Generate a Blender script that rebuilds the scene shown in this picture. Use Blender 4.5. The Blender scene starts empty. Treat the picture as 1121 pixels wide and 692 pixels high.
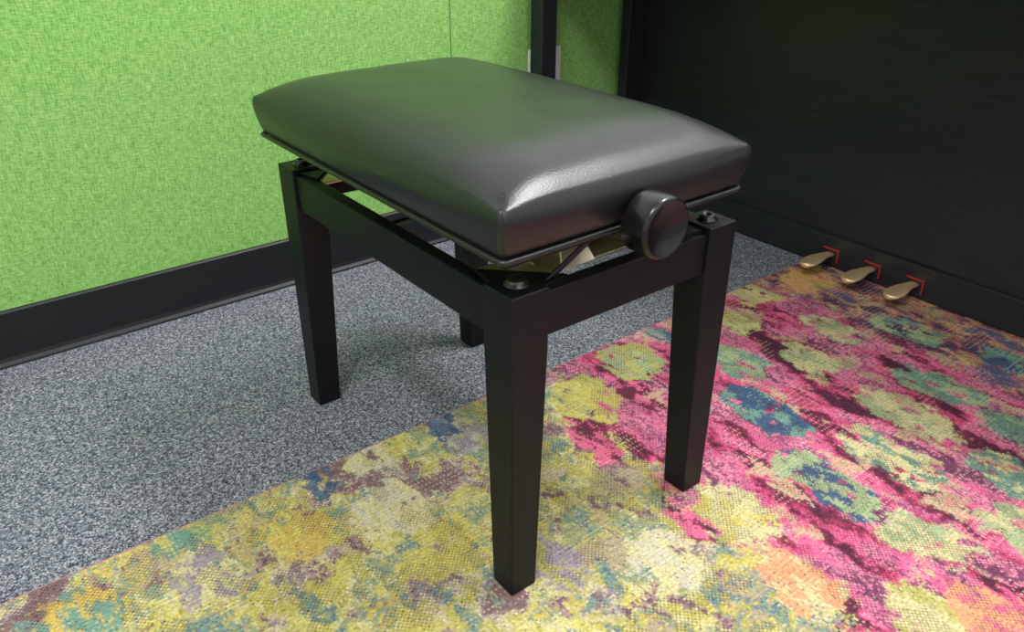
import bpy, bmesh, math, numpy as np
from mathutils import Vector, Matrix
SC=bpy.context.scene
SC.view_settings.view_transform='Standard'
def lin(c):
    c=np.asarray(c,float)/255.
    return np.where(c<=.04045,c/12.92,((c+.055)/1.055)**2.4)
def L4(c): return tuple(lin(c))+(1,)
# ---------------------------------------------------------------- materials
def newmat(name):
    m=bpy.data.materials.new(name);m.use_nodes=True
    nt=m.node_tree
    return m,nt,nt.nodes['Principled BSDF']
def N(nt,t,**k):
    n=nt.nodes.new(t)
    for a,b in k.items():
        if a in n.inputs: n.inputs[a].default_value=b
        else: setattr(n,a,b)
    return n
def simple(name,col,rough=.5,metal=0,bump=0,bscale=200,var=0,spec=.5,coat=0):
    m,nt,b=newmat(name)
    tc=N(nt,'ShaderNodeTexCoord')
    nz=N(nt,'ShaderNodeTexNoise');nz.inputs['Scale'].default_value=bscale;nz.inputs['Detail'].default_value=3
    nt.links.new(tc.outputs['Object'],nz.inputs['Vector'])
    cr=N(nt,'ShaderNodeValToRGB')
    c=np.array(col[:3]);
    cr.color_ramp.elements[0].position=.3;cr.color_ramp.elements[1].position=.7
    cr.color_ramp.elements[0].color=tuple(c*(1-var))+(1,)
    cr.color_ramp.elements[1].color=tuple(np.minimum(1,c*(1+var)))+(1,)
    nt.links.new(nz.outputs['Fac'],cr.inputs['Fac']);nt.links.new(cr.outputs['Color'],b.inputs['Base Color'])
    b.inputs['Roughness'].default_value=rough;b.inputs['Metallic'].default_value=metal
    b.inputs['Specular IOR Level'].default_value=spec
    b.inputs['Coat Weight'].default_value=coat
    if bump:
        bp=N(nt,'ShaderNodeBump');bp.inputs['Strength'].default_value=bump;bp.inputs['Distance'].default_value=.001
        nt.links.new(nz.outputs['Fac'],bp.inputs['Height']);nt.links.new(bp.outputs['Normal'],b.inputs['Normal'])
    return m
M_wood=simple('satin_black_wood',(.0058,.0065,.0085),.44,bump=.05,bscale=300,var=.15,spec=.22)
M_leather=simple('black_leather',(.012,.0125,.0145),.30,bump=.28,bscale=420,var=.2,spec=.52)
M_pipe=simple('piping_leather',(.012,.012,.013),.32,spec=.5)
M_knob=simple('gloss_black_plastic',(.006,.006,.006),.24,spec=.5)
M_brass=simple('brass',(1.0,.72,.40),.42,metal=.75,var=.05,bscale=60)
M_zinc=simple('zinc_steel',(.90,.80,.60),.34,metal=1,var=.1,bscale=30)
M_copper=simple('copper_plated_steel',(.90,.62,.47),.4,metal=1,var=.1,bscale=30)
M_steel=simple('dark_steel',(.08,.08,.085),.35,metal=1)
M_red=simple('red_felt',(.34,.02,.015),.95)
M_white=simple('white_plastic',(.75,.75,.72),.35)
M_keyb=simple('black_key',(.01,.01,.01),.3)
M_ceil=simple('ceiling_white',(.8,.8,.79),.9,bump=.2,bscale=60)
def grainmat():
    m,nt,b=newmat('piano_ebony_grain')
    tc=N(nt,'ShaderNodeTexCoord');mp=N(nt,'ShaderNodeMapping');mp.inputs['Scale'].default_value=(60,2.6,180)
    nz=N(nt,'ShaderNodeTexNoise');nz.inputs['Scale'].default_value=2.2;nz.inputs['Detail'].default_value=5
    nt.links.new(tc.outputs['Object'],mp.inputs['Vector']);nt.links.new(mp.outputs[0],nz.inputs['Vector'])
    cr=N(nt,'ShaderNodeValToRGB');cr.color_ramp.elements[0].position=.3;cr.color_ramp.elements[1].position=.75
    cr.color_ramp.elements[0].color=(.008,.009,.013,1);cr.color_ramp.elements[1].color=(.025,.026,.035,1)
    nt.links.new(nz.outputs['Fac'],cr.inputs['Fac']);nt.links.new(cr.outputs['Color'],b.inputs['Base Color'])
    b.inputs['Roughness'].default_value=.42;b.inputs['Specular IOR Level'].default_value=.4
    bp=N(nt,'ShaderNodeBump');bp.inputs['Strength'].default_value=.25;bp.inputs['Distance'].default_value=.0006
    nt.links.new(nz.outputs['Fac'],bp.inputs['Height']);nt.links.new(bp.outputs['Normal'],b.inputs['Normal'])
    return m
M_piano=grainmat()
def fabric():
    m,nt,b=newmat('green_fabric_panel')
    tc=N(nt,'ShaderNodeTexCoord')
    outs=[]
    for sc in ((70,70,560),(560,560,70)):
        mp=N(nt,'ShaderNodeMapping');mp.inputs['Scale'].default_value=sc
        nz=N(nt,'ShaderNodeTexNoise');nz.inputs['Scale'].default_value=1.;nz.inputs['Detail'].default_value=3
        nt.links.new(tc.outputs['Object'],mp.inputs['Vector']);nt.links.new(mp.outputs[0],nz.inputs['Vector']);outs.append(nz)
    ad=N(nt,'ShaderNodeMath',operation='ADD');nt.links.new(outs[0].outputs['Fac'],ad.inputs[0]);nt.links.new(outs[1].outputs['Fac'],ad.inputs[1])
    hf=N(nt,'ShaderNodeMath',operation='MULTIPLY');hf.inputs[1].default_value=.5;nt.links.new(ad.outputs[0],hf.inputs[0])
    cr=N(nt,'ShaderNodeValToRGB');e=cr.color_ramp.elements
    e[0].position=.37;e[1].position=.63
    e[0].color=L4((100,158,70));e[1].color=L4((164,210,124))
    nt.links.new(hf.outputs[0],cr.inputs['Fac'])
    sp=N(nt,'ShaderNodeSeparateXYZ');nt.links.new(tc.outputs['Object'],sp.inputs[0])
    gt=N(nt,'ShaderNodeMath',operation='GREATER_THAN');gt.inputs[1].default_value=1.25;nt.links.new(sp.outputs['Z'],gt.inputs[0])
    mx=N(nt,'ShaderNodeMix',data_type='RGBA');nt.links.new(gt.outputs[0],mx.inputs['Factor'])
    nt.links.new(cr.outputs['Color'],mx.inputs['A']);mx.inputs['B'].default_value=(.75,.75,.74,1)
    nt.links.new(mx.outputs['Result'],b.inputs['Base Color'])
    b.inputs['Roughness'].default_value=.95;b.inputs['Specular IOR Level'].default_value=.1
    bp=N(nt,'ShaderNodeBump');bp.inputs['Strength'].default_value=.55;bp.inputs['Distance'].default_value=.0018
    nt.links.new(hf.outputs[0],bp.inputs['Height']);nt.links.new(bp.outputs['Normal'],b.inputs['Normal'])
    return m
M_fab=fabric()
def carpet():
    m,nt,b=newmat('grey_blue_loop_carpet')
    tc=N(nt,'ShaderNodeTexCoord')
    vo=N(nt,'ShaderNodeTexVoronoi');vo.inputs['Scale'].default_value=440
    nz=N(nt,'ShaderNodeTexNoise');nz.inputs['Scale'].default_value=150;nz.inputs['Detail'].default_value=3;nz.inputs['Roughness'].default_value=.7
    for n in (nz,vo): nt.links.new(tc.outputs['Object'],n.inputs['Vector'])
    sp=N(nt,'ShaderNodeSeparateColor');nt.links.new(vo.outputs['Color'],sp.inputs[0])
    mx=N(nt,'ShaderNodeMath',operation='MULTIPLY_ADD');mx.inputs[1].default_value=1.2
    nt.links.new(nz.outputs['Fac'],mx.inputs[0]);nt.links.new(sp.outputs[0],mx.inputs[2])
    cr=N(nt,'ShaderNodeValToRGB');e=cr.color_ramp.elements
    mr=N(nt,'ShaderNodeMapRange');mr.inputs['From Min'].default_value=.2;mr.inputs['From Max'].default_value=2.;nt.links.new(mx.outputs[0],mr.inputs['Value'])
    e[0].position=.22;e[0].color=L4((50,54,64));e[1].position=.86;e[1].color=L4((192,191,188))
    x=e.new(.45);x.color=L4((92,97,110));x=e.new(.64);x.color=L4((132,136,143))
    nt.links.new(mr.outputs[0],cr.inputs['Fac']);nt.links.new(cr.outputs['Color'],b.inputs['Base Color'])
    b.inputs['Roughness'].default_value=.95;b.inputs['Specular IOR Level'].default_value=.1
    bp=N(nt,'ShaderNodeBump');bp.inputs['Strength'].default_value=.35;bp.inputs['Distance'].default_value=.002
    nt.links.new(vo.outputs['Distance'],bp.inputs['Height']);bp.invert=True;nt.links.new(bp.outputs['Normal'],b.inputs['Normal'])
    return m
M_carpet=carpet()
def rugmat():
    m,nt,b=newmat('woven_multicolour_rug')
    at=N(nt,'ShaderNodeAttribute');at.attribute_name='weave'
    tc=N(nt,'ShaderNodeTexCoord')
    nz=N(nt,'ShaderNodeTexNoise');nz.inputs['Scale'].default_value=420;nz.inputs['Detail'].default_value=2
    nt.links.new(tc.outputs['Object'],nz.inputs['Vector'])
    mr=N(nt,'ShaderNodeMapRange');mr.inputs['From Min'].default_value=.3;mr.inputs['From Max'].default_value=.7
    mr.inputs['To Min'].default_value=.80;mr.inputs['To Max'].default_value=1.14
    nt.links.new(nz.outputs['Fac'],mr.inputs['Value'])
    vm=N(nt,'ShaderNodeVectorMath',operation='SCALE')
    nt.links.new(at.outputs['Color'],vm.inputs[0]);nt.links.new(mr.outputs[0],vm.inputs['Scale'])
    nt.links.new(vm.outputs[0],b.inputs['Base Color'])
    b.inputs['Roughness'].default_value=.95;b.inputs['Specular IOR Level'].default_value=.1
    bp=N(nt,'ShaderNodeBump');bp.inputs['Strength'].default_value=.4;bp.inputs['Distance'].default_value=.0015
    nt.links.new(nz.outputs['Fac'],bp.inputs['Height']);nt.links.new(bp.outputs['Normal'],b.inputs['Normal'])
    return m
M_rug=rugmat()
M_bind=simple('rug_binding',tuple(lin((158,112,120))),.9,bump=.4,bscale=300,var=.3)
# ---------------------------------------------------------------- helpers
def empty(name,loc=(0,0,0)):
    e=bpy.data.objects.new(name,None);e.location=loc;bpy.context.collection.objects.link(e);return e
def addmesh(name,bm,mat,parent=None,smooth=False):
    me=bpy.data.meshes.new(name);bmesh.ops.recalc_face_normals(bm,faces=bm.faces);bm.to_mesh(me);bm.free()
    o=bpy.data.objects.new(name,me);bpy.context.collection.objects.link(o)
    if mat: me.materials.append(mat)
    if smooth:
        for p in me.polygons:p.use_smooth=True
    if parent:
        o.parent=parent
        o.matrix_parent_inverse=Matrix.Translation(-Vector(parent.location))
    return o
def bev(o,w,seg=2):
    if w:
        md=o.modifiers.new('bevel','BEVEL');md.width=w;md.segments=seg;md.limit_method='ANGLE'
        md.harden_normals=True
        for p in o.data.polygons:p.use_smooth=True
def hexa(name,bot,top,mat,parent=None,bevel=0):
    bm=bmesh.new();v=[bm.verts.new(p) for p in list(bot)+list(top)]
    bm.faces.new(v[0:4]);bm.faces.new(v[4:8])
    for i in range(4):
        j=(i+1)%4;bm.faces.new((v[i],v[j],v[4+j],v[4+i]))
    o=addmesh(name,bm,mat,parent);bev(o,bevel);return o
def box(name,mn,mx,mat,parent=None,bevel=0):
    r=lambda z:[(mn[0],mn[1],z),(mx[0],mn[1],z),(mx[0],mx[1],z),(mn[0],mx[1],z)]
    return hexa(name,r(mn[2]),r(mx[2]),mat,parent,bevel)
def prism(name,pts,z0,z1,mat,parent=None,bevel=0):
    bm=bmesh.new();a=[bm.verts.new((p[0],p[1],z0)) for p in pts];b=[bm.verts.new((p[0],p[1],z1)) for p in pts]
    bm.faces.new(a);bm.faces.new(b);n=len(pts)
    for i in range(n):
        j=(i+1)%n;bm.faces.new((a[i],a[j],b[j],b[i]))
    o=addmesh(name,bm,mat,parent);bev(o,bevel);return o
def lathe(name,prof,origin,axis,mat,parent=None,n=48):
    ax=Vector(axis).normalized();q=ax.to_track_quat('Z','Y').to_matrix().to_4x4();q.translation=Vector(origin)
    bm=bmesh.new();rings=[]
    for r,hh in prof:
        if r<1e-6: rings.append([bm.verts.new(q@Vector((0,0,hh)))])
        else: rings.append([bm.verts.new(q@Vector((r*math.cos(2*math.pi*i/n),r*math.sin(2*math.pi*i/n),hh))) for i in range(n)])
    for A,B in zip(rings,rings[1:]):
        for i in range(n):
            j=(i+1)%n
            if len(A)==1: bm.faces.new((A[0],B[i],B[j]))
            elif len(B)==1: bm.faces.new((A[i],A[j],B[0]))
            else: bm.faces.new((A[i],A[j],B[j],B[i]))
    return addmesh(name,bm,mat,parent,smooth=True)
def rod(name,p0,p1,r,mat,parent=None):
    p0=Vector(p0);p1=Vector(p1);l=(p1-p0).length
    o=lathe(name,[(0,0),(r*.9,0),(r,.0006),(r,l-.0006),(r*.9,l),(0,l)],p0,p1-p0,mat,parent,20);return o
def bar(name,p0,p1,w,t,side,mat,parent=None,bevel=.0006):
    p0=Vector(p0);p1=Vector(p1);s=Vector(side).normalized();d=(p1-p0).normalized();u=s.cross(d).normalized()
    f=lambda p:[p-u*w/2-s*t/2,p+u*w/2-s*t/2,p+u*w/2+s*t/2,p-u*w/2+s*t/2]
    return hexa(name,f(p0),f(p1),mat,parent,bevel)
def tube(name,pts,r,mat,parent=None,closed=False):
    cu=bpy.data.curves.new(name,'CURVE');cu.dimensions='3D';cu.bevel_depth=r;cu.bevel_resolution=3
    sp=cu.splines.new('POLY');sp.points.add(len(pts)-1)
    for i,p in enumerate(pts): sp.points[i].co=(*p,1)
    sp.use_cyclic_u=closed;cu.materials.append(mat)
    o=bpy.data.objects.new(name,cu);bpy.context.collection.objects.link(o)
    dg=bpy.context.evaluated_depsgraph_get();me=bpy.data.meshes.new_from_object(o.evaluated_get(dg))
    bpy.data.objects.remove(o);o=bpy.data.objects.new(name,me);bpy.context.collection.objects.link(o)
    for p in me.polygons:p.use_smooth=True
    if parent: o.parent=parent;o.matrix_parent_inverse=Matrix.Translation(-Vector(parent.location))
    return o
# ---------------------------------------------------------------- room
XL,XR,YF,YB,ZC=-2.2,1.66,-2.4,1.03,2.6
M_paint=simple('wall_paint',(.75,.75,.74),.8,bump=.1,bscale=90)
box('floor',(XL-.1,YF-.1,-.1),(XR+.1,YB+.1,0),M_carpet)
box('ceiling',(XL-.1,YF-.1,ZC),(XR+.1,YB+.1,ZC+.1),M_ceil)
box('wall_back',(XL-.1,YB,0),(XR+.1,YB+.1,ZC),M_fab)
box('wall_right',(XR,YF,0),(XR+.1,YB,ZC),M_paint)
box('wall_left',(XL-.1,YF,0),(XL,YB,ZC),M_paint)
box('wall_front',(XL-.1,YF-.1,0),(XR+.1,YF,ZC),M_paint)
M_base=simple('vinyl_baseboard',(.011,.012,.014),.45,bump=.05,bscale=40,spec=.35)
def baseb(name,x0,x1,y):
    prof=[(0,0.0),(-.018,.0),(-.017,.004),(-.011,.009),(-.009,.016),(-.009,.104),(-.006,.107),(0,.107)]
    bm=bmesh.new();A=[bm.verts.new((x0,y+p[0],p[1])) for p in prof];B=[bm.verts.new((x1,y+p[0],p[1])) for p in prof]
    bm.faces.new(A);bm.faces.new(B)
    for i in range(len(prof)):
        j=(i+1)%len(prof);bm.faces.new((A[i],A[j],B[j],B[i]))
    return addmesh(name,bm,M_base)
baseb('baseboard_back',XL,XR,YB)
box('baseboard_right',(XR-.012,YF,0),(XR,YB-.03,.107),M_base,bevel=.002)
box('baseboard_left',(XL,YF,0),(XL+.012,YB-.03,.107),M_base,bevel=.002)
M_seam=simple('panel_seam',tuple(lin((80,130,58))),.9)
box('trim_1',(.623,YB-.0012,.108),(.6250,YB+.002,1.25),M_seam)
box('trim_2',(XL,YB-.012,1.24),(XR,YB+.002,1.27),M_white,bevel=.002)
# ---------------------------------------------------------------- rug
def vnoise(x,y,seed):
    r=np.random.RandomState(seed);T=r.rand(256,256)
    xi=np.floor(x).astype(int);yi=np.floor(y).astype(int);fx=x-xi;fy=y-yi
    fx=fx*fx*(3-2*fx);fy=fy*fy*(3-2*fy)
    g=lambda a,b:T[a%256,b%256]
    return (g(xi,yi)*(1-fx)+g(xi+1,yi)*fx)*(1-fy)+(g(xi,yi+1)*(1-fx)+g(xi+1,yi+1)*fx)*fy
def fbm(x,y,seed,o=3):
    t=0;a=1;w=0
    for i in range(o):
        t=t+a*vnoise(x*2**i+i*17.3,y*2**i+i*9.1,seed+i);w+=a;a*=.6
    return t/w
def build_rug():
    x0,x1,y0,y1=-1.1,1.5,-1.0,.384;cs=.0033
    nx=int((x1-x0)/cs);ny=int((y1-y0)/cs);zt=.003
    xs=np.linspace(x0,x1,nx+1);ys=np.linspace(y0,y1,ny+1)
    XX,YY=np.meshgrid(xs,ys,indexing='ij')
    co=np.stack([XX,YY,np.full_like(XX,zt)],-1).reshape(-1,3)
    I,J=np.meshgrid(np.arange(nx),np.arange(ny),indexing='ij');a=(I*(ny+1)+J).ravel()
    fc=np.stack([a,a+ny+1,a+ny+2,a+1],-1)
    cx=(x0+(I+.5)*cs).ravel()*100;cy=(y0+(J+.5)*cs).ravel()*100
    n=len(cx);R=np.random.RandomState(11)
    jx=cx+R.randn(n)*.20;jy=cy+R.randn(n)*.30
    wx=jx+4.2*(fbm(cx/4,cy/5,1)-.5)+2.2*(fbm(cx/1.4,cy/2.2,3,2)-.5);wy=jy+6*(fbm(cx/4,cy/5,2)-.5)+3.0*(fbm(cx/1.2,cy/2.2,5,2)-.5)
    def pal(v,P,dith=.035):
        v=v+R.randn(n)*dith
        th=[p[0] for p in P];k=np.searchsorted(th,v);k=np.clip(k,0,len(P)-1)
        return lin(np.array([p[1] for p in P]))[k]
    def rank(v):
        o=np.argsort(v);r=np.empty(n);r[o]=np.arange(n)/n;return r
    left=pal(rank(fbm(wx/8,wy/8,21,4)),[(.07,(126,100,98)),(.14,(154,138,140)),(.25,(200,186,150)),(.40,(180,170,90)),(.56,(198,186,98)),(.68,(206,198,146)),(.78,(166,164,112)),(.86,(128,148,130)),(.93,(200,180,84)),(1,(172,158,126))],.03)
    l2=rank(fbm(wx/3.4,wy/3.4,31,3))
    m=l2>.87;left[m]=pal(R.rand(n),[(.5,(118,146,140)),(.8,(160,158,90)),(1,(96,114,128))],0)[m]
    m=l2<.09;left[m]=pal(R.rand(n),[(.5,(116,88,100)),(1,(166,134,132))],0)[m]
    right=pal(rank(fbm(wx/2.4,wy/13,41,3)),[(.14,(86,44,64)),(.25,(138,54,80)),(.38,(194,74,108)),(.60,(220,102,142)),(.72,(210,122,152)),(.81,(152,74,112)),(.91,(224,136,156)),(1,(116,66,94))],.045)
    r2=rank(fbm(wx/4,wy/6,36,3))
    m=r2>.89;right[m]=pal(R.rand(n),[(.5,(182,170,130)),(1,(212,150,138))],0)[m]
    far=pal(rank(fbm(wx/4,wy/7,51,3)),[(.20,(80,64,86)),(.36,(128,80,102)),(.5,(196,124,104)),(.62,(198,172,108)),(.74,(136,148,122)),(.86,(186,98,116)),(1,(94,96,122))],.045)
    e=33+10*(fbm(cx/7,cy/7,61)-.5)*2+ (cy*.18) + R.randn(n)*1.4
    col=np.where((wx>e)[:,None],right,left)
    col=np.where((wx>99+8*(fbm(cx/6,cy/6,62)-.5)+R.randn(n)*1.4)[:,None],far,col)
    C=dict(cream=(204,194,142),green=(158,172,128),teal=(110,146,130),navy=(68,92,122),olive=(178,172,100),peach=(218,154,112),pink=(220,106,138),mar=(112,52,72),grey=(160,154,156),gold=(196,168,86),lav=(156,144,150),blue=(98,116,140),white=(196,190,162),yel=(200,186,98))
    B=[(80,10,4,6.5,'cream','green'),(68,20,4.2,7,'teal','green'),(59,6,4.4,7.5,'navy','teal'),(77,-10,4.6,9,'cream','green'),(90,-9,4.4,8,'teal','green'),
       (64,-15,4.4,8,'cream','teal'),(51,-11,4.6,8.5,'green','navy'),(51,-27,5,6,'cream','green'),(75,-28,4.3,7,'teal','cream'),(105,6,4,7,'green','teal'),
       (94,15,3.6,7,'cream','green'),(93,34,4.5,5,'cream','yel'),(53,31,6,6.5,'olive','green'),(38,27,5,7,'yel','olive'),(35,-7,4.6,6.5,'cream','yel'),(20,-8,5,6,'cream','white'),
       (30,-21,4.4,7,'peach','cream'),(88,-25,4.3,7,'green','teal'),(109,-14,4,7,'teal','navy'),(108,31,6,5,'peach','gold'),(80,30,4.3,6,'olive','cream'),(100,-26,4,7,'olive','cream'),
       (-9,37,2.2,6,'navy','blue'),(13,37,2.6,7,'blue','navy'),(-1,36,3.2,4,'white','cream'),(15,31,4,4,'grey','white'),(-29,27,3.4,5,'lav','cream'),(-29,36,5,3,'teal','olive'),(-16,26,5,5,'gold','yel'),
       (-4,23,5,5,'cream','white'),(-2,12,6,5,'yel','olive'),(30,17,2.6,7,'pink','mar'),(28,-5,2,5,'pink','mar'),(24,33,2.6,5,'navy','teal'),(64,34,2.6,5,'teal','navy'),(64,-35,5,6,'green','cream'),(38,-36,5,7,'cream','olive'),
       (8,2,4,5,'lav','olive'),(45,-38,4,5,'peach','pink'),(88,-42,4.6,7,'cream','green'),(77,-46,4.6,7,'teal','green'),(64,-52,4.6,7,'navy','teal'),(-45,30,5,5,'teal','gold'),(46,20,2.4,6,'pink','mar')]
    for i,(bx,by,rx,ry,c1,c2) in enumerate(B):
        d=((np.abs(wx-bx)/rx)**2.6+(np.abs(wy-by)/ry)**2.6)
        m=(d<1)
        t=fbm(cx/1.6,cy/3,70+i,3)+R.randn(n)*.06
        cc=np.where((t>.53)[:,None],lin(C[c2]),lin(C[c1]))
        m&=(fbm(cx/1.6,cy/2.6,170+i,2)+R.randn(n)*.04)>.29
        col[m]=cc[m]
    gcol=col.reshape(nx,ny,3);P_=np.pad(gcol,((1,1),(1,1),(0,0)),mode='edge')
    bl=sum(P_[i:i+nx,j:j+ny] for i in range(3) for j in range(3))/9.
    col=(gcol*.66+bl*.34).reshape(-1,3)
    st=fbm(cx/3.5,cy/5,81,2)
    chk=((I+J)%2==0).ravel()
    m=(st>.55)&chk;col[m]=col[m]*.62+lin((110,70,90))*.13
    m=(st<.40)&((J%3==0).ravel())&((I%2==0).ravel());col[m]=col[m]*.6+lin((215,205,170))*.4
    g=col.mean(1,keepdims=True);col=col*.97+g*.03
    br=.97+.08*R.randn(n)
    dk=R.rand(n)<.04;br[dk]*=.66
    rowf=1-.10*((J.ravel()%2)==0)
    col=np.clip(col*(br*rowf)[:,None],0.004,1)
    me=bpy.data.meshes.new('area_rug')
    me.vertices.add(len(co));me.vertices.foreach_set('co',co.ravel())
    me.loops.add(n*4);me.loops.foreach_set('vertex_index',fc.ravel().astype(np.int32))
    me.polygons.add(n);me.polygons.foreach_set('loop_start',np.arange(0,4*n,4,dtype=np.int32))
    me.update(calc_edges=True)
    at=me.color_attributes.new('weave','FLOAT_COLOR','CORNER')
    c4=np.ones((n,4),np.float32);c4[:,:3]=col
    at.data.foreach_set('color',np.repeat(c4,4,axis=0).ravel())
    me.materials.append(M_rug)
    o=bpy.data.objects.new('area_rug',me);bpy.context.collection.objects.link(o)
    box('backing',(x0,y0,.0004),(x1,y1,.0027),M_bind,o)
    tube('binding',[(x0,y1,.0020),(x1,y1,.0020)],.0015,M_bind,o)
    return o
build_rug()
# ---------------------------------------------------------------- bench
BW,BL=.36,.578;HT=.425;RZ=.0034
bench=empty('piano_bench',(BW/2,BL/2,0))
def leg(name,ix,iy,z0):
    t=.051;bt=.039
    ox=0 if ix==0 else BW;oy=0 if iy==0 else BL;sx=1 if ix==0 else -1;sy=1 if iy==0 else -1
    r=lambda w,z:[(ox,oy,z),(ox+sx*w,oy,z),(ox+sx*w,oy+sy*w,z),(ox,oy+sy*w,z)]
    bm=bmesh.new();L=[r(bt,z0),r(t,HT-.075),r(t,HT)]
    V=[[bm.verts.new(p) for p in q] for q in L]
    bm.faces.new(V[0]);bm.faces.new(V[2])
    for A,B in zip(V,V[1:]):
        for i in range(4):
            j=(i+1)%4;bm.faces.new((A[i],A[j],B[j],B[i]))
    o=addmesh(name,bm,M_wood,bench);bev(o,.0022,3)
    bx,by=ox+sx*.027,oy+sy*.027
    lathe(name+'_bolt',[(0,0),(.014,0),(.014,.0015),(.0105,.002),(.0105,.0062),(.0095,.0072),(.0055,.0072),(.0048,.004),(0,.004)],(bx,by,HT-.0003),(0,0,1),M_steel,bench,24)
    q=.052;cb=[(ox+sx*.012,oy+sy*(q-.002)),(ox+sx*(q-.002),oy+sy*.012),(ox+sx*(q+.042),oy+sy*.02),(ox+sx*.02,oy+sy*(q+.042))]
    prism(name+'_corner_block',cb,HT-.045,HT-.004,M_wood,bench,.001)
leg('leg_1',0,0,RZ);leg('leg_2',1,0,RZ);leg('leg_3',0,1,.0006);leg('leg_4',1,1,.0006)
a0,a1=HT-.062,HT-.008;ins=.005;th=.020
box('apron_long_1',(ins,.05,a0),(ins+th,BL-.05,a1),M_wood,bench,.0015)
box('apron_long_2',(BW-ins-th,.05,a0),(BW-ins,BL-.05,a1),M_wood,bench,.0015)
box('apron_short_1',(.05,ins,a0),(BW-.05,ins+th,a1),M_wood,bench,.0015)
box('apron_short_2',(.05,BL-ins-th,a0),(BW-.05,BL-ins,a1),M_wood,bench,.0015)
# seat cushion
cxs,cys=.167,.290;A_,B_=.184,.297;ZS=.472
def outline(a,b,r,n=8):
    P=[]
    for (sx,sy,a0_) in ((1,1,0),(-1,1,90),(-1,-1,180),(1,-1,270)):
        for i in range(n+1):
            t=math.radians(a0_+90*i/n);P.append((sx*(a-r)+r*math.cos(t),sy*(b-r)+r*math.sin(t)))
    Q=[]
    for i,p in enumerate(P):
        q=P[(i+1)%len(P)];d=math.dist(p,q);k=max(1,int(d/.008))
        for j in range(k): Q.append((p[0]+(q[0]-p[0])*j/k,p[1]+(q[1]-p[1])*j/k))
    return Q
RC=.008
SIDE=[(0,-.005),(.003,-.0030),(.010,-.0008),(.020,.0019),(.030,.0040),(.038,.0050),(.045,.0050),(.050,.0040),(.054,.0022)]
def seatmesh():
    O=outline(A_,B_,RC);n=len(O);bm=bmesh.new();rings=[]
    ze=.0555
    for z,off in SIDE:
        ring=[]
        for (x,y) in O:
            sx=1+off/A_;sy=1+off/B_
            onx=abs(x)>A_-RC;ony=abs(y)>B_-RC
            mid=0
            if onx and not ony: mid=min(1,(B_-abs(y))/.14)
            if ony and not onx: mid=min(1,(A_-abs(x))/.10)
            ex=.0025*math.sin(mid*math.pi/2)*math.sin(math.pi*min(1,z/ze))
            X=x*sx+(ex*math.copysign(1,x) if onx and not ony else 0);Y=y*sy+(ex*math.copysign(1,y) if ony and not onx else 0)
            ring.append(bm.verts.new((cxs+X,cys+Y,ZS+z)))
        rings.append(ring)
    def G(d,R,p=2.3):
        t=max(0,min(d/R,1));return (1-(1-t)**p)
    def H(x,y):
        dx=A_-abs(x);dy=B_-abs(y)
        gx=G(dx,.080);gy=G(dy,.105)
        wr=.0004*math.sin(60*x+23*y)*math.sin(31*y-17*x)
        return ze+.019*gx*gy+.0055*(gx+gy)/2+.0050*G(dx,.022,2)*G(dy,.026,2)+.008*(1-(x/A_)**2)*(1-(y/B_)**2)+wr*gx*gy
    for sc in [.998,.991,.983,.974,.964,.953,.94,.925,.91,.89,.865,.84,.81,.78,.74,.7,.65,.6,.5,.4,.3,.2,.1]:
        rings.append([bm.verts.new((cxs+x*sc,cys+y*sc,ZS+H(x*sc,y*sc))) for x,y in O])
    cv=bm.verts.new((cxs,cys,ZS+H(0,0)))
    for R0,R1 in zip(rings,rings[1:]):
        for i in range(n):
            j=(i+1)%n;bm.faces.new((R0[i],R0[j],R1[j],R1[i]))
    for i in range(n): bm.faces.new((rings[-1][i],rings[-1][(i+1)%n],cv))
    bm.faces.new(rings[0])
    o=addmesh('seat_cushion',bm,M_leather,bench,True)
    md=o.modifiers.new('s','SUBSURF');md.levels=1;md.render_levels=1
seatmesh()
tube('seat_piping',[(cxs+x*.992,cys+y*.995,ZS-.001) for x,y in outline(A_,B_,RC)],.0035,M_pipe,bench,True)
box('seat_board',(cxs-A_+.010,cys-B_+.010,ZS-.013),(cxs+A_-.010,cys+B_-.010,ZS),M_wood,bench,.002)
for i,(sx,sy) in enumerate(((-1,-1),(1,-1),(-1,1),(1,1))):
    P=[]
    for z,off in SIDE:
        d=RC*(1-.7071)+.0002
        P.append((cxs+sx*((A_-d)*(1+off/A_)),cys+sy*((B_-d)*(1+off/B_)),ZS+z))
    tube('corner_seam_%d'%(i+1),P,.0011,M_pipe,bench)
# knob
kx,kz=.165,.479;ky=-.014
lathe('knob',[(0,-.001),(.012,-.001),(.012,.003),(.032,.004),(.0343,.0055),(.035,.008),(.035,.036),(.0345,.0383),(.0330,.0402),(.0310,.0410),(.0302,.0408),(.0296,.0402),(0,.0402)],(kx,ky,kz),(0,-1,0),M_knob,bench,64)
rod('knob_shaft',(kx,.12,.453),(kx,ky-.002,.453),.006,M_steel,bench)
# lifting mechanism
rod('threaded_rod',(kx,.05,.445),(kx,.50,.445),.0055,M_zinc,bench)
for i,x in enumerate((.085,.255)):
    bar('scissor_arm_%d'%(4*i+1),(x,.06,.405),(x,.30,.452),.022,.003,(1,0,0),M_zinc,bench)
    bar('scissor_arm_%d'%(4*i+2),(x+.006,.06,.452),(x+.006,.30,.405),.022,.003,(1,0,0),M_zinc,bench)
    bar('scissor_arm_%d'%(4*i+3),(x,.30,.452),(x,.52,.405),.022,.003,(1,0,0),M_copper,bench)
    bar('scissor_arm_%d'%(4*i+4),(x+.006,.30,.405),(x+.006,.52,.452),.022,.003,(1,0,0),M_copper,bench)
for i,(y,z) in enumerate(((.07,.405),(.07,.452),(.30,.452),(.30,.405),(.51,.405),(.51,.452))):
    rod('cross_rod_%d'%(i+1),(.03,y,z),(.33,y,z),.004,M_steel,bench)
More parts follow.
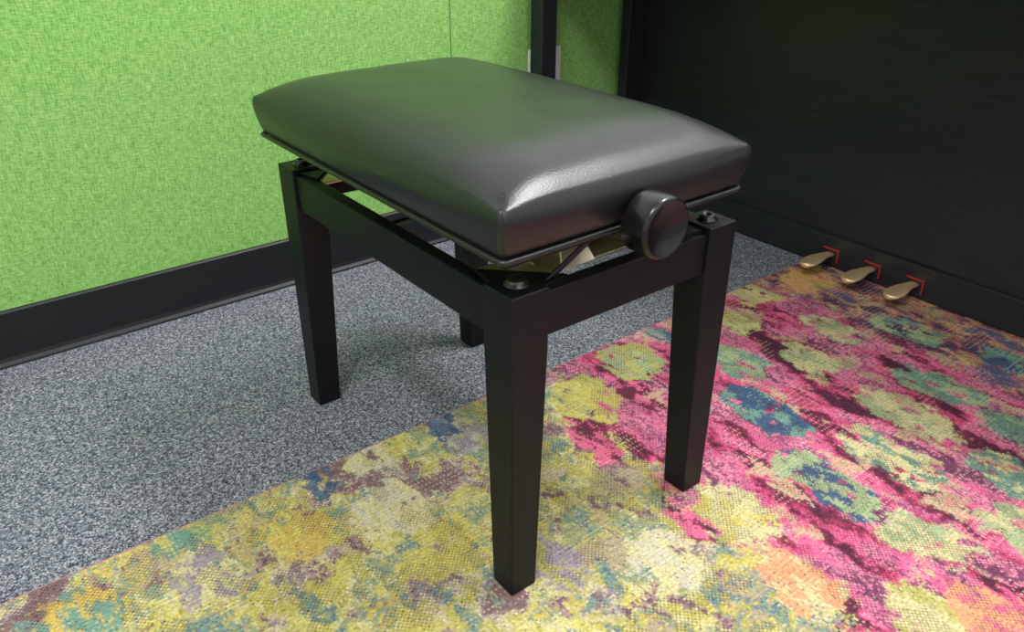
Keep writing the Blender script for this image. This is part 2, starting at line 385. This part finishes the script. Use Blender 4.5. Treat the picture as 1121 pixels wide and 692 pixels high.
for i,y in enumerate((.040,.470)):
    mm=M_zinc if i==0 else M_copper
    box('mount_plate_%d'%(i+1),(.024,y,.414),(.336,y+.060,.417),mm,bench,.0008)
    box('top_plate_%d'%(i+1),(.06,y-.01,.455),(.29,y+.05,.4585),mm,bench,.0008)
    for k,x in enumerate((.10,.215)):
        hexa('plate_gusset_%d'%(2*i+k+1),[(x,y-.004,.417),(x+.05,y-.004,.417),(x+.05,y-.001,.417),(x,y-.001,.417)],[(x+.015,y+.02,.455),(x+.04,y+.02,.455),(x+.04,y+.023,.455),(x+.015,y+.023,.455)],mm,bench,.0005)
box('threaded_block',(kx-.02,.085,.432),(kx+.02,.11,.457),M_zinc,bench,.002)
bar('stay_bar_1',(.060,.022,.416),(.150,.030,.456),.007,.003,(0,1,0),M_steel,bench)
bar('stay_bar_2',(.300,.022,.416),(.225,.030,.456),.007,.003,(0,1,0),M_steel,bench)
# ---------------------------------------------------------------- piano
PY0,PY1=-.52,1.008;px=1.20
piano=empty('digital_piano',(1.3,(PY0+PY1)/2,0))
Z0=.0046
box('plinth_board',(px,PY0+.03,Z0),(px+.04,PY1-.03,.078),M_piano,piano,.002)
box('lower_panel',(px+.012,PY0+.03,.078),(px+.03,PY1-.03,.69),M_piano,piano,.001)
box('side_panel_left',(px-.05,PY1-.03,Z0),(1.56,PY1,.86),M_piano,piano,.002)
box('side_panel_right',(px-.05,PY0,Z0),(1.56,PY0+.03,.86),M_piano,piano,.002)
box('keybed',(.83,PY0,.66),(1.50,PY1,.715),M_piano,piano,.003)
for i,y in enumerate((PY0,PY1-.045)):
    box('front_leg_%d'%(i+1),(.842,y,.045),(.887,y+.045,.662),M_piano,piano,.002)
    box('foot_%d'%(i+1),(.815,y,Z0),(px-.05,y+.045,.05),M_piano,piano,.003)
    box('cheek_%d'%(i+1),(.83,y,.715),(1.22,y+.045,.80),M_piano,piano,.004)
box('key_slip',(.83,PY0+.045,.715),(.862,PY1-.045,.735),M_piano,piano,.002)
def bmbox(bm,mn,mx):
    v=[bm.verts.new((x,y,z)) for z in (mn[2],mx[2]) for x,y in ((mn[0],mn[1]),(mx[0],mn[1]),(mx[0],mx[1]),(mn[0],mx[1]))]
    bm.faces.new(v[3::-1]);bm.faces.new(v[4:8])
    for i in range(4):
        j=(i+1)%4;bm.faces.new((v[i],v[j],v[4+j],v[4+i]))
ka,kb=PY0+.12,PY1-.12;kw=(kb-ka)/52
bm=bmesh.new()
for i in range(52): bmbox(bm,(.865,ka+i*kw+.0005,.716),(1.02,ka+(i+1)*kw-.0005,.745))
addmesh('white_keys',bm,M_white,piano)
bm=bmesh.new()
for i in range(51):
    if (i%7) in (0,2,3,5,6): bmbox(bm,(.915,kb-(i+1)*kw-.006,.745),(1.02,kb-(i+1)*kw+.006,.757))
addmesh('black_keys',bm,M_keyb,piano)
for i,(y0,y1) in enumerate(((PY0+.045,ka),(kb,PY1-.045))): box('key_block_%d'%(i+1),(.862,y0,.715),(1.02,y1,.76),M_piano,piano,.002)
box('control_panel',(1.02,PY0+.045,.715),(1.22,PY1-.045,.79),M_piano,piano,.003)
box('upper_panel',(1.22,PY0+.03,.69),(1.24,PY1-.03,.86),M_piano,piano,.002)
box('top_lid',(1.13,PY0-.01,.86),(1.57,PY1+.008,.882),M_piano,piano,.003)
box('back_panel',(1.53,PY0+.03,.02),(1.545,PY1-.03,.86),M_piano,piano,.001)
hexa('music_desk',[(1.19,.0,.882),(1.205,.0,.882),(1.205,.48,.882),(1.19,.48,.882)],[(1.27,.0,1.07),(1.285,.0,1.07),(1.285,.48,1.07),(1.27,.48,1.07)],M_piano,piano,.003)
def pedal(name,y):
    st=[(px+.006,.0110,.0),(px-.012,.0112,.003),(px-.028,.0125,.005),(px-.045,.0165,.006),(px-.062,.0205,.006),(px-.080,.0220,.005),(px-.094,.0195,.004),(px-.104,.0125,.003),(px-.108,.004,.002)]
    bm=bmesh.new();zc=.033
    rows=[]
    for x,w,dz in st:
        prof=[(-1,0),(-.9,.0035),(-.6,.0055),(0,.0065),(.6,.0055),(.9,.0035),(1,0),(.85,-.003),(.5,-.0045),(0,-.005),(-.5,-.0045),(-.85,-.003)]
        rows.append([bm.verts.new((x,y+a*w,zc+dz+b)) for a,b in prof])
    for A,Bq in zip(rows,rows[1:]):
        for i in range(12):
            j=(i+1)%12;bm.faces.new((A[i],A[j],Bq[j],Bq[i]))
    bm.faces.new(rows[0]);bm.faces.new(rows[-1])
    o=addmesh(name,bm,M_brass,piano,True)
    md=o.modifiers.new('s','SUBSURF');md.levels=2;md.render_levels=2
    box(name+'_felt_top',(px-.003,y-.021,.046),(px+.002,y+.019,.0495),M_red,piano)
    box(name+'_felt_side',(px-.003,y-.021,.018),(px+.002,y-.018,.046),M_red,piano)
for i,y in enumerate((.330,.226,.127)): pedal('pedal_%d'%(i+1),y)
# ---------------------------------------------------------------- wall outlet
sw=empty('wall_outlet',(.902,YB,.38))
box('face_plate',(.850,YB-.008,.325),(.955,YB-.0003,.435),M_white,sw,.003)
for i,x in enumerate((.88,.925)):
    box('rocker_%d'%(i+1),(x-.014,YB-.011,.36),(x+.014,YB-.006,.40),M_white,sw,.0015)
# ---------------------------------------------------------------- lights
def emis(name,e,col):
    m,nt,b=newmat(name);b.inputs['Emission Color'].default_value=(*col,1);b.inputs['Emission Strength'].default_value=e
    b.inputs['Base Color'].default_value=(.8,.8,.8,1)
    return m
def panel(i,x,y,sx,sy,p):
    e=empty('ceiling_light' if i==0 else 'ceiling_light.%03d'%i,(x,y,ZC))
    box('frame',(x-sx/2-.02,y-sy/2-.02,ZC-.02),(x+sx/2+.02,y+sy/2+.02,ZC-.001),M_white,e)
    box('diffuser',(x-sx/2,y-sy/2,ZC-.024),(x+sx/2,y+sy/2,ZC-.0205),emis('led_diffuser',1.5,(1,.99,.98)),e)
    l=bpy.data.lights.new('led_panel','AREA');l.shape='RECTANGLE';l.size=sx;l.size_y=sy;l.energy=p;l.color=(.98,.97,1.0)
    o=bpy.data.objects.new('led_light',l);bpy.context.collection.objects.link(o);o.parent=e;o.location=(0,0,-.03)
panel(0,-.95,-.5,.6,1.2,46)
panel(1,1.2,-.2,.5,1.0,60)
panel(2,.1,-1.75,1.2,.5,9)  # weak fill panel, unseen, added to soften and lift the room light
w=bpy.data.worlds.new('world');SC.world=w;w.use_nodes=True;w.node_tree.nodes['Background'].inputs[0].default_value=(.5,.55,.6,1);w.node_tree.nodes['Background'].inputs[1].default_value=.3
# ---------------------------------------------------------------- camera
cd=bpy.data.cameras.new('camera');cd.sensor_width=36;cd.lens=36*883/1121;cd.clip_start=.02
co=bpy.data.objects.new('camera',cd);bpy.context.collection.objects.link(co)
co.location=(-.448,-.576,.8);co.rotation_euler=(math.radians(61.7),0,math.radians(-37.9))
SC.camera=co
